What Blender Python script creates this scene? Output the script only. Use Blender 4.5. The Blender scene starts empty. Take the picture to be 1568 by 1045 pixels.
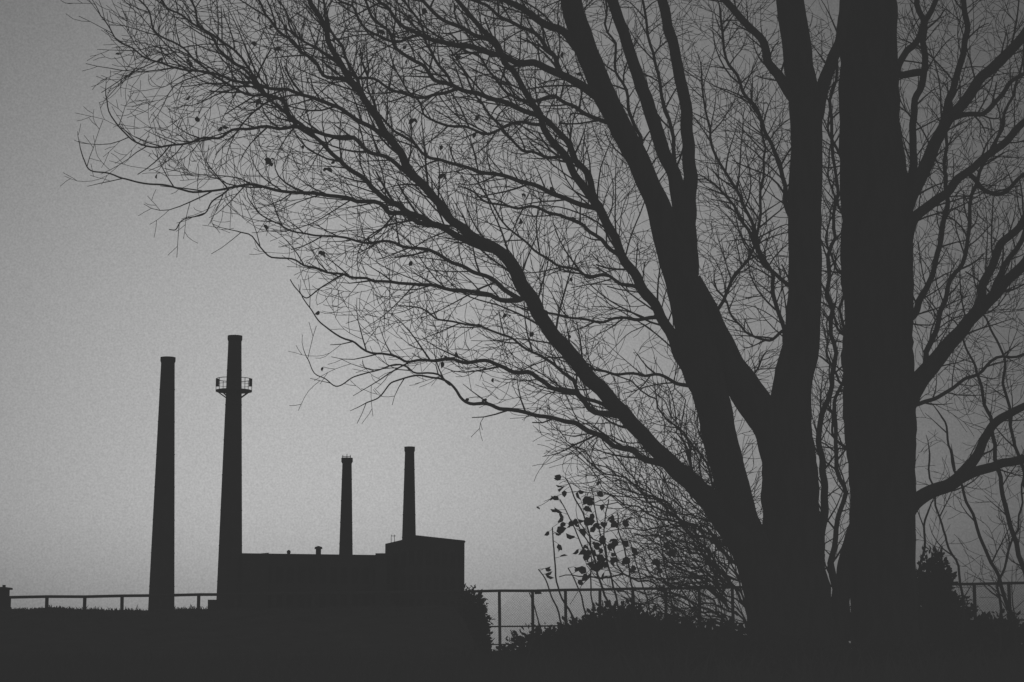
import bpy, math, random
import numpy as np
from mathutils import Vector, noise

random.seed(11); np.random.seed(11)
R = random.random
def U(a,b): return a+(b-a)*R()
def G(s): return random.gauss(0,s)

# ------------------------------------------------------------------ survey
F=3049.0; CX,CY=784.0,522.5; PITCH=math.atan(474.5/F); EYE=1.7
cP,sP=math.cos(PITCH),math.sin(PITCH)
def W(px,py,d):
    """world point at distance d (metres along +Y) for a measured bearing"""
    u=px-CX; v=CY-py
    yy=F*cP-v*sP; k=d/yy
    return Vector((u*k, d, EYE+(F*sP+v*cP)*k))

# ------------------------------------------------------------------ materials
def mat(name, c1, c2, scale=6.0, rough=0.95, bump=0.0, stretch=(1,1,1), black_lift=0.0235):
    m=bpy.data.materials.new(name); m.use_nodes=True
    nt=m.node_tree; n=nt.nodes; b=n['Principled BSDF']
    b.inputs['Roughness'].default_value=rough
    b.inputs['Specular IOR Level'].default_value=0.0
    b.inputs['Emission Color'].default_value=(1,1,1,1); b.inputs['Emission Strength'].default_value=black_lift  # faint glow added to every surface, lifting blacks to a faded-film grey
    tc=n.new('ShaderNodeTexCoord'); mp=n.new('ShaderNodeMapping')
    mp.inputs['Scale'].default_value=stretch
    nz=n.new('ShaderNodeTexNoise'); nz.inputs['Scale'].default_value=scale; nz.inputs['Detail'].default_value=6
    cr=n.new('ShaderNodeValToRGB')
    cr.color_ramp.elements[0].position=0.3; cr.color_ramp.elements[1].position=0.7
    cr.color_ramp.elements[0].color=(c1,c1,c1,1); cr.color_ramp.elements[1].color=(c2,c2,c2,1)
    L=nt.links.new
    L(tc.outputs['Object'],mp.inputs['Vector']); L(mp.outputs['Vector'],nz.inputs['Vector'])
    L(nz.outputs['Fac'],cr.inputs['Fac']); L(cr.outputs['Color'],b.inputs['Base Color'])
    if bump>0:
        bp=n.new('ShaderNodeBump'); bp.inputs['Strength'].default_value=bump; bp.inputs['Distance'].default_value=0.02
        L(nz.outputs['Fac'],bp.inputs['Height']); L(bp.outputs['Normal'],b.inputs['Normal'])
    return m
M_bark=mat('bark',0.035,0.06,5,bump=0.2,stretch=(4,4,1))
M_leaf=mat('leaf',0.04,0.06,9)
M_grass=mat('grass_ground',0.03,0.05,2.0,black_lift=.0245)
M_brick=mat('sooty_brick',0.04,0.06,0.6,black_lift=.024)
M_brick2=mat('factory_wall',0.04,0.055,0.3,black_lift=.024)
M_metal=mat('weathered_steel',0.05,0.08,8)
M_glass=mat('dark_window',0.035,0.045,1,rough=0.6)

# ------------------------------------------------------------------ mesh accumulators
class Acc:
    def __init__(s): s.v=[]; s.f=[]
    def tube(s,pts,rad,sides=3,cap=True,rough=0.0):
        n=len(pts)
        if n<2: return
        base=len(s.v); ref=None
        for i,p in enumerate(pts):
            t=(pts[min(i+1,n-1)]-pts[max(i-1,0)])
            if t.length<1e-9: t=Vector((0,0,1))
            t.normalize()
            if ref is None:
                ref=Vector((0,1,0)) if abs(t.y)<0.8 else Vector((1,0,0))
            a=ref-t*ref.dot(t); a.normalize(); ref=a; b=t.cross(a)
            r=rad[i]
            for k in range(sides):
                an=2*math.pi*k/sides
                rr=r
                if rough: 
                    q=p*4.0+Vector((math.cos(an),math.sin(an),0))*1.3
                    rr=r*(1+rough*noise.noise(q)+rough*0.5*noise.noise(q*4))
                s.v.append(tuple(p+(a*math.cos(an)+b*math.sin(an))*rr))
        for i in range(n-1):
            for k in range(sides):
                k2=(k+1)%sides
                s.f.append((base+i*sides+k,base+i*sides+k2,base+(i+1)*sides+k2,base+(i+1)*sides+k))
        if cap:
            s.f.append(tuple(base+(n-1)*sides+k for k in range(sides)))
            s.f.append(tuple(base+k for k in reversed(range(sides))))
    def leaf(s,p,d,size,wid=0.6):
        d=d.normalized(); q=Vector((G(1),G(1),G(1))); a=q-d*q.dot(d)
        if a.length<1e-4: return
        a.normalize(); nn=d.cross(a); w=size*wid*0.5; b=len(s.v)
        c=[p, p+d*size*0.3+a*w+nn*w*0.3, p+d*size*0.7+a*w*0.8+nn*w*0.3, p+d*size-nn*w*0.4,
           p+d*size*0.7-a*w*0.8+nn*w*0.3, p+d*size*0.3-a*w+nn*w*0.3]
        s.v+= [tuple(x) for x in c]; s.f+=[(b,b+1,b+2,b+3),(b,b+3,b+4,b+5)]
    def box(s,x0,x1,y0,y1,z0,z1):
        b=len(s.v)
        s.v+=[(x0,y0,z0),(x1,y0,z0),(x1,y1,z0),(x0,y1,z0),(x0,y0,z1),(x1,y0,z1),(x1,y1,z1),(x0,y1,z1)]
        s.f+=[(b,b+3,b+2,b+1),(b+4,b+5,b+6,b+7),(b,b+1,b+5,b+4),(b+1,b+2,b+6,b+5),(b+2,b+3,b+7,b+6),(b+3,b,b+4,b+7)]
    def prism(s,foot,z0,ztops):
        n=len(foot); b=len(s.v)
        if not hasattr(ztops,'__len__'): ztops=[ztops]*n
        for (x,y) in foot: s.v.append((x,y,z0))
        for (x,y),z in zip(foot,ztops): s.v.append((x,y,z))
        s.f.append(tuple(b+i for i in reversed(range(n)))); s.f.append(tuple(b+n+i for i in range(n)))
        for i in range(n):
            j=(i+1)%n; s.f.append((b+i,b+j,b+n+j,b+n+i))
    def make(s,name,m,parent=None,smooth=False):
        me=bpy.data.meshes.new(name); me.from_pydata(s.v,[],s.f); me.materials.append(m); me.update()
        if smooth: me.polygons.foreach_set('use_smooth',[True]*len(me.polygons))
        o=bpy.data.objects.new(name,me); bpy.context.scene.collection.objects.link(o)
        if parent: o.parent=parent
        return o
def empty(name):
    o=bpy.data.objects.new(name,None); bpy.context.scene.collection.objects.link(o); return o

# ------------------------------------------------------------------ ground
GL=1.5
def sm(a,b,x):
    t=min(1,max(0,(x-a)/(b-a))); return t*t*(3-2*t)
def gz(x,y):
    z=GL*sm(1,11,y)
    e=math.exp(-((y-50)/5.0)**2) if y<50 else math.exp(-((y-50)/9.0)**2)
    hx=1-sm(-1.5,-0.6,x)
    hb=1.24+0.07*noise.noise(Vector((x*0.5,0,3)))+0.05*noise.noise(Vector((x*1.7,0,8)))+0.05*sm(-8,-5,x)
    z+=e*hx*hb
    z+=0.05*noise.noise(Vector((x*0.35,y*0.35,0)))*sm(3,8,abs(y)) if y<120 else 0
    return z
xs=sorted(set([round(v,3) for v in list(np.arange(-24,24.01,0.3))+[-3000,-1500,-700,-300,-150,-80,-50,-35,35,50,80,150,300,700,1500,3000]]))
ys=sorted(set([round(v,3) for v in list(np.arange(-4,30,0.6))+list(np.arange(30,75,0.8))+[-400,-150,-60,-25,-12,-8,80,90,105,130,170,250,400,700,1200,2500,5000]]))
V=[(x,y,gz(x,y)) for y in ys for x in xs]; nx=len(xs)
Fc=[(j*nx+i,j*nx+i+1,(j+1)*nx+i+1,(j+1)*nx+i) for j in range(len(ys)-1) for i in range(nx-1)]
g=Acc(); g.v=V; g.f=Fc; g.make('ground',M_grass,smooth=True)

gr=Acc()
def tuft(x,y,h,n):
    z=gz(x,y)-0.02
    for _ in range(n):
        bx=x+G(0.08); by=y+G(0.08); d=Vector((G(0.35),G(0.35),1)).normalized(); w=U(.004,.008)*max(1,y/25)
        hh=h*U(.5,1.2); p=Vector((bx,by,z)); m=p+d*hh*.6; t=m+Vector((d.x*1.6,d.y,d.z*.7))*hh*.5
        b=len(gr.v); gr.v+=[tuple(p-Vector((w,0,0))),tuple(p+Vector((w,0,0))),tuple(m+Vector((w*.7,0,0))),tuple(m-Vector((w*.7,0,0))),tuple(t)]
        gr.f+=[(b,b+1,b+2,b+3),(b+3,b+2,b+4)]
for _ in range(1300): tuft(U(-15,-0.8),U(47,53),U(.03,.10)*(1.8 if R()<.08 else 1),4)
for _ in range(1200): tuft(U(-4.5,5),U(11,17),U(.1,.3),6)
for _ in range(700): tuft(U(-8,9),U(18,34),U(.12,.3),5)
gr.make('grass',M_grass)

# ------------------------------------------------------------------ factory
D=380.0
def H(px,py,d): return W(px,py,d).z
def chimney(pts, depth, name, rim=0.0):
    root=empty(name)
    a=Acc(); s=depth/F
    zb=GL-0.3
    prof=[]
    for (px,py,w) in pts: 
        p=W(px,py,depth); prof.append((p.x,p.z,w*s/2))
    xt=sum(p[0] for p in prof)/len(prof)
    r0=prof[-1]; r1=prof[0]
    slope=(r0[2]-r1[2])/(r1[1]-r0[1])
    zs=[zb]+[zb+(r1[1]-zb)*i/24 for i in range(1,25)]
    rad=[r1[2]+slope*(r1[1]-z) for z in zs]
    P=[Vector((xt,depth,z)) for z in zs]
    a.tube(P,rad,32)
    a.make('shaft',M_brick,root)
    b=Acc()
    b.tube([Vector((xt,depth,r1[1]-1.0-0.8*rim)),Vector((xt,depth,r1[1]-0.7)),Vector((xt,depth,r1[1]+0.05)),Vector((xt,depth,r1[1]+.08))],[r1[2]+.03,r1[2]+.12+rim,r1[2]+.12+rim,r1[2]-.2],32)
    b.make('crown',M_brick,root)
    c=Acc()
    for k in range(1,9):
        z=zb+(r1[1]-zb)*k/9; r=r1[2]+slope*(r1[1]-z)
        c.tube([Vector((xt,depth,z)),Vector((xt,depth,z+0.15))],[r+.05,r+.05],32)
    zz=zb+4
    la=[Vector((xt+dx,depth-(r1[2]+slope*(r1[1]-z))-.15,z)) for dx in (-.22,) for z in (zb+4,r1[1])]
    lb=[Vector((v.x+.44,v.y,v.z)) for v in la]
    c.tube(la,[.04,.04],4); c.tube(lb,[.04,.04],4)
    while zz<r1[1]-.3:
        t=(r1[1]-zz)/(r1[1]-zb-4); y=la[1].y+(la[0].y-la[1].y)*t
        c.tube([Vector((xt-.22,y,zz)),Vector((xt+.22,y,zz))],[.025,.025],4); zz+=.6
    c.make('bands_and_ladder',M_metal,root)
    return root,xt,r1,slope
chimney([(257,548,20.5),(247.5,925,39)],D,'factory_chimney',0.05)
root,xt,rt,sl=chimney([(358.5,515,20),(352.5,920,39)],D+4,'factory_chimney',0.05)
d2=D+4; zp=H(357,599,d2); rp=28*d2/F; rs=rt[2]+sl*(rt[1]-zp)
a=Acc(); n=24
def ring(r,z,rr,sides=5):
    pts=[Vector((xt+r*math.cos(t*2*math.pi/n),d2+r*math.sin(t*2*math.pi/n),z)) for t in range(n+1)]
    a.tube(pts,[rr]*(n+1),sides,cap=False)
a.tube([Vector((xt,d2,zp-.12)),Vector((xt,d2,zp+.12))],[rp,rp],24)
ring(rp-.05,zp+1.2,.04); ring(rp-.05,zp+2.3,.07)
for k in range(8):
    t=2*math.pi*k/8; c,s_=math.cos(t),math.sin(t)
    o=Vector((xt+(rp-.05)*c,d2+(rp-.05)*s_,0))
    a.tube([o+Vector((0,0,zp)),o+Vector((0,0,zp+2.35))],[.06,.06],4)
    a.tube([o*1+Vector((-.3*c,-.3*s_,zp-.1)),Vector((xt+rs*c,d2+rs*s_,zp-1.3))],[.11,.11],4)
for sx in(-1,1):
    x=xt+sx*(rp-.3); a.box(x-.28,x+.28,d2-.3,d2+.3,zp+.9,zp+2.4)
a.make('gallery_platform',M_metal,root)
chimney([(530.5,702,14),(530.5,856,21)],D+22,'factory_chimney',0.12)
r3,x3,t3,s3=chimney([(626,685,14),(627.5,824,21)],D+14,'factory_chimney',0.03)
aa=Acc(); p=W(530.5,702,D+22)
for dx in(-.75,.1,.8): aa.tube([p+Vector((dx,0,-.5)),p+Vector((dx,0,.9-.3*abs(dx)))],[.1,.06],4)
aa.tube([p+Vector((-.9,0,.35)),p+Vector((.9,0,.35))],[.06,.06],4)
aa.make('lightning_rods',M_metal,bpy.data.objects['factory_chimney.002'])

fb=empty('factory_building')
def XY(px,d): v=W(px,930,d); return (v.x,v.y)
a=Acc(); zb=GL-.3
def blk(pf,ztop): a.prism(pf,zb,ztop)
zt=H(632,822,D-6)
c0=XY(636,D-6); c1=XY(711,D+12); c2=XY(589,D+22); c3=(c1[0]+c2[0]-c0[0],c1[1]+c2[1]-c0[1])
blk([c0,c1,c3,c2],[zt,zt-.05,zt-.05,H(589,833,D+22)])
z1=H(450,852,D+10)
h0=XY(368,D+2); h1=XY(600,D+10)
blk([h0,h1,(h1[0],h1[1]+18),(h0[0],h0[1]+18)],z1)
blk([XY(370,D-1),XY(410,D+.5),XY(410,D+16),XY(370,D+16)],[H(370,850,D-1),H(410,846.5,D),H(410,846.5,D),H(370,850,D-1)])
blk([XY(574,D+5),XY(592,D+5),XY(592,D+14),XY(574,D+14)],[H(574,847.5,D+5)]*4)
blk([XY(318,D-2),XY(345,D-2),XY(345,D+12),XY(318,D+12)],H(330,919,D))
a.make('walls',M_brick2,fb)
b=Acc()
def cop(p,q,z,w=.35):
    b.tube([Vector((p[0],p[1],z)),Vector((q[0],q[1],z))],[w,w],4)
cop(c0,c1,zt+.02,.25); cop(h0,h1,z1,.2)
for px,w,top,cap in((442,5,844,1),(487.5,8,838,1.25)):
    P=W(px,850,D+6); s=(D+6)/F; zt2=H(px,top,D+6)
    b.tube([Vector((P.x,P.y,z1-1)),Vector((P.x,P.y,zt2-.3))],[w*s/2]*2,12)
    b.tube([Vector((P.x,P.y,zt2-.5)),Vector((P.x,P.y,zt2-.3)),Vector((P.x,P.y,zt2)),Vector((P.x,P.y,zt2+.2))],[w*s*.35,w*s*.62*cap,w*s*.55*cap,.1],12)
for px in(599,604):
    P=W(px,830,D+10); b.tube([Vector((P.x,P.y,P.z-2)),Vector((P.x,P.y,H(px,819,D+10)))],[.06,.05],4)
P=W(599,821,D+10);Q=W(606,821,D+10); b.tube([P,Q],[.05,.05],4)
b.make('roof_vents_and_coping',M_brick2,fb)
w=Acc()
def wins(p,q,z0,z1_,nx_,nz_):
    p=Vector((p[0],p[1],0)); q=Vector((q[0],q[1],0)); t=(q-p); L=t.length; t.normalize(); nrm=Vector((t.y,-t.x,0))
    for i in range(nx_):
        for k in range(nz_):
            c=p+t*(L*(i+.5)/nx_); hw=L/nx_*.3; za=z0+(z1_-z0)*(k+.2)/nz_; zc=z0+(z1_-z0)*(k+.8)/nz_
            b0=len(w.v)
            for s_ in(-1,1):
                for z in(za,zc): 
                    v=c+t*hw*s_+nrm*.03; w.v.append((v.x,v.y,z))
            w.f.append((b0,b0+2,b0+3,b0+1))
wins(c0,c1,3,zt-1.5,6,4); wins(c2,c0,3,zt-1.5,4,4); wins(h0,h1,3,z1-1.2,14,3)
w.make('windows',M_glass,fb)

# ------------------------------------------------------------------ fence
fe=Acc()
def fence(p,q,zrail0,zrail1,step,h=1.8,mesh=True,rr=.035):
    n=int(round((Vector(q)-Vector(p)).length/step)); P=Vector(p);Q=Vector(q)
    def at(t): 
        v=P.lerp(Q,t); return v
    def zr(t): return zrail0+(zrail1-zrail0)*t
    for i in range(n+1):
        t=i/n; v=at(t); lean=G(.02); fe.tube([Vector((v.x,v.y,GL-.2)),Vector((v.x+lean,v.y,zr(t)+.03))],[rr+.01]*2,6)
    for off,r in((0,rr),(-1.05,.024),(-.03-h+.25,.02)):
        pts=[Vector((at(i/n).x,at(i/n).y,zr(i/n)+off+ .02*noise.noise(Vector((i*.7,off,0))))) for i in range(n+1)]
        fe.tube(pts,[r]*(n+1),5)
    if mesh:
        L=(Q-P).length; m=int(L/.075)
        for i in range(m):
            for s_ in(-1,1):
                t0=i/m; t1=t0+s_*(h-.3)/L
                if t1<0 or t1>1: continue
                a_=at(t0);b_=at(t1)
                fe.tube([Vector((a_.x,a_.y,zr(t0)-.02)),Vector((b_.x,b_.y,zr(t1)-h+.25))],[.0024,.0024],3,cap=False)
zl=H(200,915,60); zm=H(711,906,60)
fence((W(14,915,60).x,60,0),(W(711,915,60).x,60,0),zl,zm,1.15,mesh=False,rr=.045)
fence((W(711,905,60).x+.1,60,0),(W(1800,905,58).x,57,0),zm,H(1568,892,57)+.05,.97,rr=.042)
fe.make('metal_fence',M_metal)
a=Acc(); q=W(0,915,58); a.box(q.x-1.2,q.x+.2,57.5,58.3,GL-.2,H(5,903,58)); a.box(q.x-1.3,q.x+.26,57.4,58.4,H(5,903,58),H(5,900,58)); a.tube([Vector((q.x+.1,58,GL)),Vector((q.x+.1,58,H(5,896,58)))],[.05,.05],5)
a.make('pump_hut',M_brick2)

# ------------------------------------------------------------------ bare trees
TD=14.0
S=TD/F
env_px=[(185,-30),(190,60),(170,150),(225,235),(295,300),(365,335),(440,385),(475,450),(520,520),(600,565),(700,600),(830,650),(860,730),(920,790),(1000,900),(1000,1100),(1700,1100),(1700,-200),(60,-200)]
env=[(W(x,y,TD).x,W(x,y,TD).z) for x,y in env_px]
def inside(x,z,poly=env):
    c=False; n=len(poly); j=n-1
    for i in range(n):
        xi,zi=poly[i]; xj,zj=poly[j]
        if (zi>z)!=(zj>z) and x<(xj-xi)*(z-zi)/(zj-zi)+xi: c=not c
        j=i
    return c
dens={}
def cell(p): 
    k=TD/p.y
    return (int(math.floor(p.x*k/.07)),int(math.floor((EYE+(p.z-EYE)*k)/.07)))
NT=[0]
def grow(A,LV,p,d,length,r,level,cap=11,up=1.0,gate=True):
    q=noise.noise(Vector((p.x*1.4,p.z*1.4,p.y*.8)))
    inner=sm(-2.2,-.6,p.x)*.22   # fuller growth near the stems than at the rim
    if level==3 and R()<.24-.9*q-inner: return
    if level==2 and R()<.10-.5*q-inner: return
    seg={1:.08,2:.055,3:.042}[level]
    n=max(3,int(length/seg)); pts=[p.copy()]; rs=[r]; d=d.normalized(); out=0
    curl=U(.2,1.2)*up; wig={1:.085,2:.11,3:.12}[level]
    dr=Vector((0,0,0)); bend=Vector((G(.06),G(.05),G(.05))); lim=random.choice((0,1,2,3,5,8)) if level<3 else random.choice((1,2,3))
    for i in range(n):
        t=(i+1)/n
        dr=dr*.72+Vector((G(wig),G(wig*.7),G(wig)))*.9
        d=d+dr+bend+Vector((0,0,.03+.17*t*t))*curl
        d.normalize(); p=p+d*seg
        k=TD/p.y
        if gate and not inside(p.x*k,EYE+(p.z-EYE)*k):
            out+=1
            if out>lim: break
        c=cell(p)
        if gate and i>2 and dens.get(c,0)>cap: break
        dens[c]=dens.get(c,0)+1
        pts.append(p.copy()); rs.append(max(.0019,r*(1-.7*t)))
    if len(pts)<3: return
    NT[0]+=1
    A.tube(pts,rs,{1:4,2:3,3:3}[level],cap=False)
    m=len(pts)
    if level<3:
        side=random.choice((-1,1)); sp={1:.062,2:.052}[level]; dist=0; nxt=sp*U(.6,1.6)
        for i in range(1,m-1):
            dist+=seg
            if dist<nxt: continue
            nxt=dist+sp*U(.3,1.5); side=-side
            t=i/m; dd=(pts[i+1]-pts[i-1]).normalized()
            nrm=Vector((-dd.z,0,dd.x))*side*U(.5,1.05)+Vector((0,G(.45),0))
            an=U(.45,1.05)
            cd=(dd*math.cos(an)+nrm*math.sin(an))
            ln={1:U(.2,.72),2:U(.08,.36)}[level]*(1-.4*t)
            grow(A,LV,pts[i],cd,ln,max(.0021,min(rs[i]*.64,{1:.005,2:.003}[level])),level+1,cap,up,gate)
    if R()<.014 and level>1 and p.x<.5:
        for q in range(random.choice((1,1,2,3))):
            LV.leaf(pts[-1],Vector((G(.6),G(.5),-.7+G(.3))),U(.03,.055),.65)

samples=[]
def catm(P,m):
    out=[]; n=len(P)
    for i in range(n-1):
        p0=P[max(i-1,0)];p1=P[i];p2=P[i+1];p3=P[min(i+2,n-1)]
        for j in range(m):
            t=j/m
            out.append(tuple(.5*((2*p1[k])+(-p0[k]+p2[k])*t+(2*p0[k]-5*p1[k]+4*p2[k]-p3[k])*t*t+(-p0[k]+3*p1[k]-3*p2[k]+p3[k])*t**3) for k in range(len(p1))))
    out.append(tuple(P[-1])); return out
EM=.64
def limb(A,LV,P,dy=0.0,d0=None,emit=None,cap=11,sides=None,up=1.0,start=0.1,lmul=1.0,wob=1.0):
    P=[(float(a),float(b),float(c)) for a,b,c in P]
    if d0 is None:
        best=min(samples,key=lambda s:(s[0]-P[0][0])**2+(s[1]-P[0][1])**2) if samples else (0,0,TD); d0=best[2]
        dd_=math.hypot(best[0]-P[0][0],best[1]-P[0][1])
        if samples and 3<dd_<75 and P[0][2]<20:   # join the branch to its parent
            P=[(best[0],best[1],P[0][2]*1.05)]+P
            if dd_<14: P.pop(1)
    C=catm(P,8); n=len(C); L=[0]
    for i in range(1,n): L.append(L[-1]+math.hypot(C[i][0]-C[i-1][0],C[i][1]-C[i-1][1]))
    pts=[];rs=[]; sd=R()*100
    for i,(x,y,w) in enumerate(C):
        t=L[i]/L[-1]; dep=d0+dy*t
        j=min(3.6,38/max(w,4))*wob*min(1,L[i]/30)
        x+=j*noise.noise(Vector((L[i]*.028,sd,0)))*2.6; y+=j*noise.noise(Vector((L[i]*.028,sd,9)))*2.6
        pts.append(W(x,y,dep)); rs.append(max(w,1.2)*dep/F/2); samples.append((x,y,dep))
    wmax=max(p[2] for p in P)
    sides=sides or (20 if wmax>40 else 12 if wmax>14 else 5)
    A.tube(pts,rs,sides,rough=.09 if wmax>30 else (.12 if wmax>12 else 0))
    for p in pts: c=cell(p); dens[c]=dens.get(c,0)+1
    if emit:
        emit*=EM
        nxt=L[-1]*S*start; side=random.choice((-1,1))
        for i in range(1,n-1):
            dist=L[i]*S
            while dist>=nxt:
                nxt+=emit*U(.4,1.6)*(1+.7*i/n); side=-side
                t=i/n; dd=(pts[i+1]-pts[i-1]).normalized()
                nrm=Vector((-dd.z,0,dd.x))*side*U(.6,1.05)+Vector((0,G(.4),0))
                an=U(.35,1.0); cd=dd*math.cos(an)+nrm*math.sin(an)
                ln=U(.25,1.25)*lmul*(1-.4*t)
                grow(A,LV,pts[i]+nrm.normalized()*rs[i]*.7,cd,ln,min(rs[i]*.65,U(.004,.0078)),1,cap,up)
        grow(A,LV,pts[-1],(pts[-1]-pts[-3]),U(.15,.4)*lmul,rs[-1],2,99,up)
    return pts

A,LV=Acc(),Acc()
def l(P,**k): return limb(A,LV,P,**k)
l([(1222,1110,160),(1219,1045,142),(1215,960,128),(1210,880,112),(1212,800,90),(1208,720,84),(1205,660,80),(1212,600,62),(1228,520,56),(1233,420,52),(1232,320,52),(1235,200,50),(1222,90,46),(1210,0,44),(1202,-90,38),(1195,-220,28),(1190,-380,14)],d0=TD)
l([(1192,1060,80),(1182,960,74),(1165,880,64),(1138,800,52),(1112,710,52),(1090,610,56),(1066,520,56),(1048,440,54),(1025,370,46),(995,285,36),(955,205,36),(915,120,36),(885,40,34),(868,-30,32),(845,-120,26),(820,-240,16),(800,-350,8)],d0=TD-.15,dy=-.5)
l([(1200,710,66),(1178,650,58),(1143,600,52),(1108,540,44),(1078,475,40),(1058,430,34)],d0=TD,dy=-.25)
l([(1050,420,42),(1047,350,38),(1038,290,24),(1010,215,22),(985,140,20),(958,60,18),(935,-10,17),(905,-100,14),(880,-220,8)],dy=.2)
l([(1050,360,30),(1056,290,24),(1054,210,20),(1043,125,18),(1022,30,17),(1008,-40,15),(1000,-140,10)],dy=.5)
l([(1185,930,60),(1150,860,44),(1112,800,36),(1070,750,31),(1035,718,27),(995,678,24),(940,620,23),(885,560,23),(835,495,23),(798,435,22),(766,385,18),(715,355,14),(680,325,13),(640,275,13),(592,205,12),(545,130,10),(505,65,8),(475,0,7),(450,-60,5)],dy=-1.6,emit=.085,start=.35)
l([(1068,600,18),(1030,520,17),(980,435,15),(945,370,14),(912,318,14),(875,255,12),(830,190,10),(795,120,9),(745,50,8),(705,0,7),(670,-60,5)],dy=.7,emit=.085,start=.12)
l([(766,385,13),(715,368,11),(660,340,10),(600,310,9),(555,275,8),(500,225,7),(440,170,6),(385,120,5),(330,70,4),(300,20,3.5),(280,-40,3)],dy=-.5,emit=.085,lmul=.9)
l([(680,345,9),(620,328,8),(560,308,7),(490,300,6),(420,292,5),(350,288,4),(290,298,3.4),(235,280,3),(185,270,2.6),(145,258,2.2),(125,225,1.8)],dy=.4,emit=.11,lmul=.7,up=1.2)
l([(600,215,8),(545,180,7),(470,145,6),(390,130,5),(320,112,4),(250,100,3.2),(200,75,2.6),(165,45,2),(150,20,1.8)],dy=-.4,emit=.09,lmul=.8)
l([(645,285,8),(600,245,7),(530,212,6.5),(450,196,5.5),(370,200,4.6),(295,215,3.8),(230,222,3),(185,200,2.4),(165,150,2)],dy=.8,emit=.095,lmul=.8)
l([(790,462,9),(745,450,7),(690,440,6),(600,430,5),(525,422,4),(465,408,3.2),(410,385,2.6),(365,352,2)],dy=-.4,emit=.14,lmul=.6,up=1.2)
l([(800,470,8),(750,430,7),(690,400,6),(620,380,5),(550,370,4),(480,360,3.2),(420,345,2.6),(385,310,2)],dy=.9,emit=.12,lmul=.65)
l([(935,640,10),(870,600,8),(800,572,7),(740,555,6),(680,550,5),(620,552,4),(560,535,3.4),(515,512,2.8),(482,485,2.2),(466,455,1.8)],dy=.5,emit=.18,lmul=.55,up=1.2)
l([(1030,722,12),(960,690,9),(885,650,8),(820,632,6.5),(760,622,6),(712,611,5),(685,585,3.8),(645,572,3),(605,585,2.5),(575,612,2),(560,621,1.8)],dy=-.6,emit=.22,lmul=.5,up=1.3)
l([(690,590,3.6),(650,568,3),(600,562,2.6),(550,575,2.2),(515,592,2),(490,575,1.7),(470,548,1.5)],dy=.2,emit=.3,lmul=.35)
l([(525,424,3),(495,440,2.4),(470,455,2),(455,445,1.8),(448,430,1.6)],dy=.2,emit=.3,lmul=.3)
l([(350,290,3),(320,315,2.4),(290,335,2),(270,352,1.8),(255,348,1.5)],dy=-.2,emit=.3,lmul=.3)
l([(1020,705,8),(950,640,7),(890,600,6),(850,560,5),(800,530,4),(740,500,3.5),(680,490,3),(630,470,2.4)],dy=1.0,emit=.14,lmul=.65)
l([(915,325,11),(880,235,10),(835,185,9),(765,155,8),(700,135,7),(640,100,6),(590,50,5),(560,0,4),(545,-50,3)],dy=-.9,emit=.075,lmul=.9)
l([(912,330,9),(850,300,8),(790,275,7),(720,258,6),(660,240,5),(605,200,4),(572,150,3.4),(560,100,3)],dy=.9,emit=.08,lmul=.8)
l([(930,165,15),(880,125,13),(820,100,11),(740,78,9),(660,60,7),(600,25,5.5),(560,-30,4)],dy=-1,emit=.07,lmul=.9)
l([(900,85,16),(860,50,12),(800,15,10),(740,-20,8),(680,-60,6)],dy=.8,emit=.065)
l([(545,135,7),(500,110,6),(440,60,5),(400,10,4),(370,-50,3)],dy=.4,emit=.08,lmul=.9)
l([(480,210,5),(420,160,4.4),(350,70,4),(280,30,3.4),(230,-10,3)],dy=.5,emit=.1,lmul=.8)
l([(1000,492,7),(960,490,5),(930,490,4.5),(860,486,3.6),(800,470,3)],dy=.5,emit=.16,lmul=.6)
l([(1060,592,7),(1010,578,5),(950,572,4.5),(890,560,3.6),(850,530,3)],dy=.4,emit=.16,lmul=.6)
l([(985,440,7),(940,425,5),(880,415,4.5),(820,385,4),(770,340,3),(730,280,2.6)],dy=-.6,emit=.11,lmul=.8)
l([(960,395,7),(900,350,6),(840,325,5),(780,320,4),(720,290,3)],dy=1.3,emit=.11,lmul=.8)
# top-left and top-centre tangle
l([(560,160,6),(530,90,5),(500,30,4),(480,-30,3)],dy=.9,emit=.08,lmul=.8)
l([(420,150,4.5),(350,130,4),(290,80,3.4),(240,50,3),(215,0,2.4)],dy=.7,emit=.1,lmul=.7)
l([(780,95,8),(720,50,7),(660,20,6),(620,-30,5)],dy=1,emit=.06,lmul=.9)
l([(700,140,6),(650,150,5),(590,130,4.5),(520,100,4),(460,60,3.4),(430,0,3)],dy=.9,emit=.08,lmul=.8)
l([(860,110,8),(830,60,7),(790,40,6),(720,0,5)],dy=.6,emit=.06,lmul=.9)
l([(900,60,9),(870,0,8),(820,-30,7),(760,-60,6)],dy=.9,emit=.055,lmul=.9)
l([(830,190,6),(790,190,5),(740,200,4.5),(680,190,4),(630,150,3),(600,100,2.6)],dy=-.6,emit=.08,lmul=.8)
l([(940,200,8),(900,180,7),(850,150,6),(800,150,5),(750,110,4),(700,60,3.4)],dy=1.1,emit=.07,lmul=.85)
l([(700,120,5),(660,80,4.5),(640,30,4),(600,-20,3.4)],dy=-.7,emit=.07,lmul=.8)
l([(880,250,6),(840,240,5),(790,220,4.4),(740,160,4),(700,100,3)],dy=1.2,emit=.08,lmul=.8)
l([(640,60,5),(590,60,4.4),(540,20,4),(500,-20,3)],dy=.8,emit=.07,lmul=.8)
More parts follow.
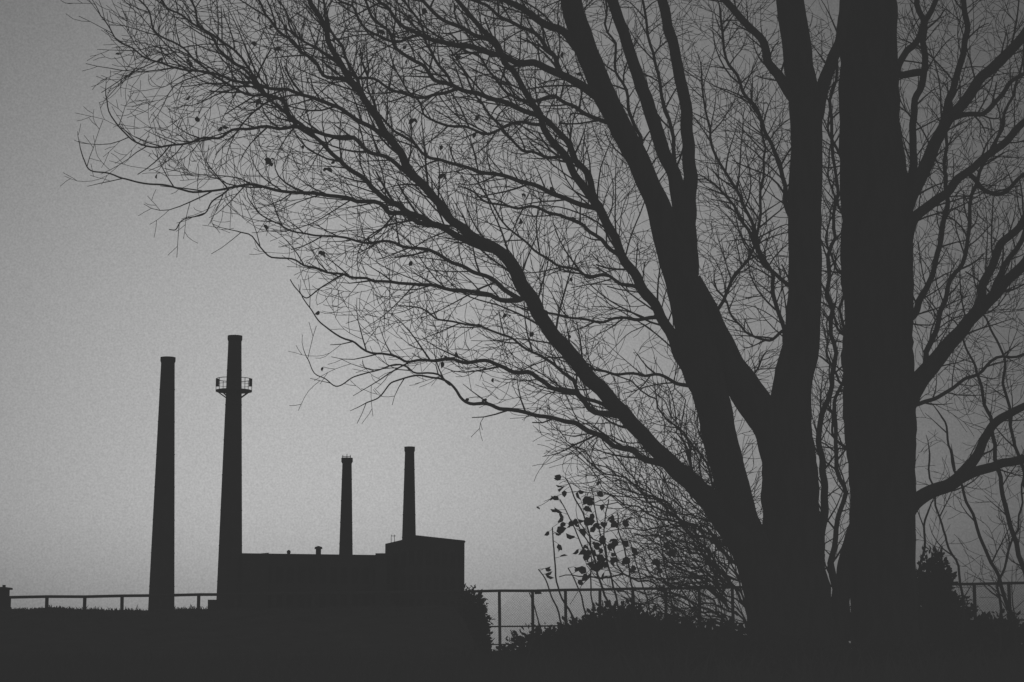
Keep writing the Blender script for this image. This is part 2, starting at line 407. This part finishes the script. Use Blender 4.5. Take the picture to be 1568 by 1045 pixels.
# fill between stems
l([(1205,545,8),(1190,470,7),(1165,380,6),(1130,300,5),(1092,220,4),(1075,120,3)],dy=.9,emit=.06,lmul=.75)
l([(1212,340,9),(1192,250,7),(1162,180,6),(1122,110,5),(1100,20,4)],dy=.8,emit=.055,lmul=.75)
l([(1215,150,18),(1180,95,14),(1160,50,12),(1110,5,11),(1060,-40,9)],dy=.6,emit=.08,lmul=.8)
l([(1090,490,6),(1130,420,5),(1165,330,4.6),(1170,240,4),(1150,150,3)],dy=1.1,emit=.055,lmul=.7)
l([(1210,440,7),(1170,400,6),(1140,340,5),(1110,300,4),(1080,270,3)],dy=1.4,emit=.055,lmul=.6)
l([(1200,500,5),(1160,520,4),(1120,480,3.5),(1090,430,3)],dy=1.2,emit=.07,lmul=.5)
l([(1090,500,6),(1105,560,4),(1150,580,3.4),(1175,540,3)],dy=.9,emit=.07,lmul=.4)
l([(1250,180,24),(1262,125,20),(1285,60,17),(1300,0,15),(1310,-80,11)],dy=.3,emit=.15,lmul=.7)
l([(1000,330,8),(985,240,7),(960,150,5),(935,60,4),(925,-30,3)],dy=1.1,emit=.08,lmul=.7)
l([(1035,300,7),(1025,180,6),(1000,90,5),(980,0,4)],dy=1.2,emit=.08,lmul=.7)
# basal shoots and thin stems
l([(1262,1000,30),(1252,900,16),(1258,800,13),(1262,740,11),(1258,680,9),(1275,560,7),(1268,430,6),(1283,300,5),(1270,180,5),(1285,80,4)],dy=.6,emit=.1,lmul=.45)
l([(1285,990,18),(1275,850,9),(1290,760,7),(1275,650,6),(1292,560,5),(1290,400,4)],dy=.5,emit=.11,lmul=.42)
l([(1088,620,24),(1108,700,18),(1150,790,18),(1182,860,22)],dy=.35)
for i in range(30):
    sx=U(1110,1185); sy=U(800,975)
    ex=sx-U(90,340); ey=sy-U(60,250)
    if ex<835: ex=U(835,900)
    k=U(-.5,.5)
    wv=U(2.2,4.5); dx,dy_=ex-sx,ey-sy
    def B(t,o): return (sx+dx*t+dy_*o*k, sy+dy_*t-dx*o*k)
    l([(sx,sy,wv),(*B(.3,.25),wv*.85),(*B(.65,.3),wv*.7),(ex,ey,1.5)],dy=U(-.9,.9),emit=.2,lmul=.38,up=1.3,cap=7,wob=1.8)
for i in range(30):
    sx=U(1060,1170); sy=U(870,1010); l([(sx,sy,3),(sx-U(20,60),sy-U(20,50),2.4),(sx-U(60,140),sy-U(10,90),1.6)],dy=U(-.6,.6),emit=.15,lmul=.32,cap=8,wob=1.6)
for i in range(16):
    t=U(0,1); sx=1060+90*t; sy=740+110*t
    l([(sx,sy,3),(sx-10,sy-60,2.4),(sx-U(20,60),sy-U(110,180),1.5)],dy=U(-.6,.6),emit=.18,lmul=.36,cap=6,wob=1.5)
rt1=empty('bare_tree'); A.make('trunk_and_branches',M_bark,rt1,True); LV.make('last_leaves',M_leaf,rt1)
n1=NT[0]

# ---- single-stem tree
A,LV=Acc(),Acc(); samples.clear()
l([(1362,1110,140),(1360,1045,116),(1356,950,104),(1353,860,98),(1352,760,100),(1348,660,108),(1345,560,110),(1344,460,110),(1341,350,108),(1334,230,100),(1330,110,92),(1328,0,88),(1325,-120,74),(1320,-260,50),(1316,-420,20)],d0=TD+.5,dy=.2)
l([(1290,980,26),(1290,900,26),(1305,830,24),(1325,770,24)],d0=TD+.4,dy=.2)
l([(1375,340,30),(1400,290,22),(1425,245,20),(1450,190,18),(1500,125,16),(1568,55,15),(1640,-20,10)],dy=-.5,emit=.1)
l([(1440,205,12),(1462,130,11),(1480,60,10),(1475,0,9),(1460,-60,7)],dy=.5,emit=.1)
l([(1375,310,14),(1395,240,12),(1402,160,11),(1418,90,10),(1405,0,9),(1395,-60,7)],dy=.8,emit=.1,lmul=.7)
l([(1385,370,26),(1402,335,18),(1450,290,14),(1500,245,12),(1568,190,11),(1640,130,8)],dy=.5,emit=.1)
l([(1375,640,44),(1402,590,30),(1440,545,24),(1485,490,20),(1530,445,17),(1575,395,15),(1640,320,10)],dy=-.6,emit=.1)
l([(1485,490,16),(1510,430,13),(1530,385,12),(1568,335,11),(1620,260,8)],dy=.6,emit=.09)
l([(1500,475,10),(1540,410,9),(1590,300,7)],dy=-.7,emit=.09)
l([(1380,790,40),(1405,765,24),(1440,747,20),(1470,728,19),(1500,690,14),(1525,650,13),(1568,622,11),(1640,590,8)],dy=-.4,emit=.22,lmul=.6)
l([(1465,732,16),(1515,712,14),(1568,702,13),(1640,690,10)],dy=.3,emit=.25,lmul=.5)
l([(1395,490,12),(1420,430,9),(1450,330,8),(1445,250,6),(1455,160,5)],dy=1,emit=.08,lmul=.7)
l([(1400,570,10),(1440,480,8),(1470,400,7),(1490,300,6),(1530,200,5),(1560,100,4)],dy=1.2,emit=.08,lmul=.7)
l([(1402,620,7),(1450,600,6),(1510,560,5),(1568,540,4)],dy=.8,emit=.1,lmul=.6)
l([(1375,110,12),(1400,60,11),(1430,10,9),(1450,-50,7)],dy=.8,emit=.09,lmul=.8)
l([(1450,180,9),(1500,170,8),(1550,130,7),(1600,90,5)],dy=1,emit=.08,lmul=.8)
l([(1480,270,8),(1530,300,7),(1570,260,6)],dy=.6,emit=.08,lmul=.8)
for y0 in(250,340,430,520,600,690):
    l([(1300,y0,5),(1280,y0-25,4),(1268,y0-70,3),(1275,y0-120,2)],dy=U(.1,.6),emit=.08,lmul=.4)
rt2=empty('bare_tree'); A.make('trunk_and_branches',M_bark,rt2,True); LV.make('last_leaves',M_leaf,rt2)

A,LV=Acc(),Acc(); dens.clear()
for P in ([(1590,960,9),(1560,850,8),(1530,730,7),(1515,640,6),(1490,560,4),(1470,500,3)],
          [(1560,980,7),(1520,870,6),(1490,790,5),(1455,700,4),(1440,640,3)],
          [(1600,900,7),(1575,760,6),(1545,620,5),(1535,540,4),(1500,480,3)],
          [(1480,980,5),(1470,880,4),(1440,800,3.4),(1420,700,3)],
          [(1530,980,5),(1535,880,4),(1560,800,3.4),(1568,720,3)],
          [(1415,960,5),(1412,850,4),(1420,780,3)]):
    l([(P[0][0],1060,P[0][2])]+P,d0=TD+2,dy=U(-.4,.4),emit=.3,lmul=.5,cap=5,start=.2)
rt3=empty('young_tree'); A.make('stems',M_bark,rt3,True); LV.make('leaves',M_leaf,rt3)

# ---- leafy sapling
A,LV=Acc(),Acc()
stems=[[(960,1060,4),(945,960,3.4),(915,880,3),(900,810,2.4),(880,760,2),(865,732,1.6)],
 [(960,1060,4),(950,950,3),(935,880,2.6),(925,820,2),(932,765,1.6)],
 [(985,1060,4),(975,960,3),(965,880,2.4),(950,820,2),(945,785,1.6)],
 [(900,1060,4),(880,960,3),(855,900,2.4),(848,840,2),(846,808,1.6)],
 [(870,1060,3.4),(860,960,2.6),(840,900,2),(825,872,1.6)],
 [(910,1060,3.4),(900,960,2.6),(885,900,2),(870,870,1.6)],
 [(930,1060,3),(915,980,2.4),(905,900,2),(905,845,1.6)],
 [(840,1060,3),(828,980,2.2),(822,940,1.8),(810,908,1.4)],
 [(1000,1060,3),(1000,960,2.4),(985,900,2),(965,830,1.6)],
 [(1040,1060,3),(1035,960,2.4),(1020,880,2),(1010,820,1.6)],
 [(900,860,2),(880,810,1.8),(858,765,1.4)],[(930,860,2),(915,800,1.8),(905,745,1.2)],[(925,870,2),(900,830,1.8),(882,795,1.4)]]
for k,P in enumerate(stems):
    C=catm([(a,b,c) for a,b,c in P],7); dep=TD-1.5+U(-.4,.4); pts=[W(x+3*noise.noise(Vector((y*.04,k,0))),y,dep+.2*noise.noise(Vector((y*.02,k,5)))) for x,y,w_ in C]
    A.tube(pts,[w_*1.15*dep/F/2 for _,_,w_ in C],5)
    n=len(pts)
    for i in range(n):
        if C[i][1]<(885) and R()<.62 or i==n-1:
            s_=random.choice((-1,1)); d=Vector((s_*U(.4,1),G(.5),U(-.6,.5)))
            pt=pts[i]+d.normalized()*U(.015,.05); A.tube([pts[i],pt],[.0018,.0014],3,cap=False)
            for q in range(random.choice((1,1,2))):
                LV.leaf(pt,Vector((d.x+G(.4),d.y*.5+G(.2),d.z-.4+G(.4))),U(.038,.07),.75)
rt4=empty('leafy_sapling'); A.make('stems',M_bark,rt4,True); LV.make('leaves',M_leaf,rt4)

# ------------------------------------------------------------------ bushes
def bush(name,blobs,depth,nleaf,ls,ntw=40):
    A=Acc(); L=Acc(); s=depth/F
    tot=sum(b[2]*b[3] for b in blobs)
    for (px,py,rx,ry) in blobs:
        c=W(px,py,depth); rX=rx*s; rZ=ry*s; rY=max(rX*.8,.3)
        k=int(nleaf*rx*ry/tot)
        for _ in range(k):
            v=Vector((G(1),G(1),G(1))).normalized(); u=U(0,1)**.4
            f=1+.5*noise.noise(v*2.3+c)+.4*noise.noise(v*6+c)
            p=c+Vector((v.x*rX,v.y*rY,v.z*rZ))*u*f
            if p.z<gz(p.x,p.y)-.05: continue
            L.leaf(p,v+Vector((G(.6),G(.6),G(.6)+.3)),ls*U(.4,1.2),.55)
        for _ in range(int(ntw*rx*ry/tot)+3):
            v=Vector((G(.8),G(.8),U(.2,1))).normalized(); p0=Vector((c.x+G(rX*.2),c.y,gz(c.x,c.y)))
            e=c+Vector((v.x*rX,v.y*rY,v.z*rZ))*U(.95,1.35)
            m=p0.lerp(e,.55)+Vector((G(.1)*rX,0,.1*rZ)); A.tube([p0,m,e],[.012*depth/30,.007*depth/30,.003*depth/30],3,cap=False)
            for q in range(5): 
                t=U(.6,1); L.leaf(m.lerp(e,t),v+Vector((G(1),G(1),G(.6))),ls*U(.4,1),.5)
    o=empty(name); A.make('twigs',M_bark,o); L.make('foliage',M_leaf,o)
bush('bush',[(724,950,20,42),(716,985,22,40),(740,985,9,30)],52,4600,.13,60)
bush('bush',[(850,1000,80,34),(900,985,50,34),(945,962,52,36),(1000,980,60,36),(1070,1000,80,38),(930,1030,150,45)],26,22000,.08,140)
bush('bush',[(1130,1010,90,45),(1240,1035,120,45),(1350,1035,100,50),(1060,1040,80,30)],13.4,15000,.05,60)
bush('bush',[(1430,900,26,50),(1440,950,40,50),(1470,985,60,45),(1540,990,60,40),(1420,1000,50,60)],22,14000,.07,120)
bush('bush',[(800,1030,60,30),(740,1040,60,34)],24,5000,.08,10)

# ------------------------------------------------------------------ world
wd=bpy.data.worlds.new('World'); bpy.context.scene.world=wd; wd.use_nodes=True
nt=wd.node_tree; n=nt.nodes; Lk=nt.links.new; bg=n['Background']
tc=n.new('ShaderNodeTexCoord')
gdir=(W(520,640,10)-Vector((0,0,EYE))).normalized()
def math_(op,a=None,b=None,va=None,vb=None,clamp=False):
    m=n.new('ShaderNodeMath'); m.operation=op; m.use_clamp=clamp
    if a is not None: Lk(a,m.inputs[0])
    elif va is not None: m.inputs[0].default_value=va
    if b is not None: Lk(b,m.inputs[1])
    elif vb is not None: m.inputs[1].default_value=vb
    return m.outputs[0]
nv=n.new('ShaderNodeVectorMath'); nv.operation='NORMALIZE'; Lk(tc.outputs['Generated'],nv.inputs[0])
dp=n.new('ShaderNodeVectorMath'); dp.operation='DOT_PRODUCT'; Lk(nv.outputs[0],dp.inputs[0]); dp.inputs[1].default_value=gdir
e=math_('EXPONENT',math_('MULTIPLY',math_('SUBTRACT',dp.outputs['Value'],vb=1.0),vb=33.0))
lum=math_('ADD',math_('MULTIPLY',e,vb=.295),vb=.068)
sp=n.new('ShaderNodeSeparateXYZ'); Lk(nv.outputs[0],sp.inputs[0])
mr=n.new('ShaderNodeMapRange'); mr.interpolation_type='SMOOTHSTEP'; Lk(sp.outputs['Z'],mr.inputs['Value'])
mr.inputs['From Min'].default_value=-.01; mr.inputs['From Max'].default_value=.08; mr.inputs['To Min'].default_value=.66; mr.inputs['To Max'].default_value=1.0
lum=math_('MULTIPLY',lum,mr.outputs[0])
sky=n.new('ShaderNodeTexSky'); sky.sky_type='NISHITA'; sky.sun_disc=False
sky.sun_elevation=math.radians(1.5); sky.sun_rotation=math.radians(-8); sky.dust_density=3
bw=n.new('ShaderNodeRGBToBW'); Lk(sky.outputs[0],bw.inputs[0])
lum=math_('ADD',lum,math_('MULTIPLY',bw.outputs[0],vb=.01))
def grain(scale,amp):
    nz=n.new('ShaderNodeTexNoise'); nz.inputs['Scale'].default_value=scale; nz.inputs['Detail'].default_value=1.0
    Lk(nv.outputs[0],nz.inputs['Vector']); return math_('MULTIPLY',math_('SUBTRACT',nz.outputs['Fac'],vb=.5),vb=amp)
gsum=math_('ADD',math_('ADD',grain(1100,.42),grain(6,.06)),vb=1.0)
lum=math_('MULTIPLY',lum,gsum)
Lk(lum,bg.inputs['Color']); bg.inputs['Strength'].default_value=1.0

sun=bpy.data.lights.new('sun','SUN'); sun.energy=.05; sun.angle=math.radians(12); sun.color=(1,1,1)
so=bpy.data.objects.new('sun',sun); bpy.context.scene.collection.objects.link(so)
so.rotation_euler=(math.radians(-88.5),0,math.radians(8))

cam=bpy.data.cameras.new('camera'); cam.sensor_width=36; cam.lens=F/1568*36; cam.clip_end=20000; cam.clip_start=.05
co=bpy.data.objects.new('camera',cam); bpy.context.scene.collection.objects.link(co)
co.location=(0,0,EYE); co.rotation_euler=(math.pi/2+PITCH,0,0)
sc=bpy.context.scene; sc.camera=co
sc.view_settings.view_transform='Standard'; sc.view_settings.look='None'; sc.view_settings.exposure=0
print('TWIGS',n1,NT[0])
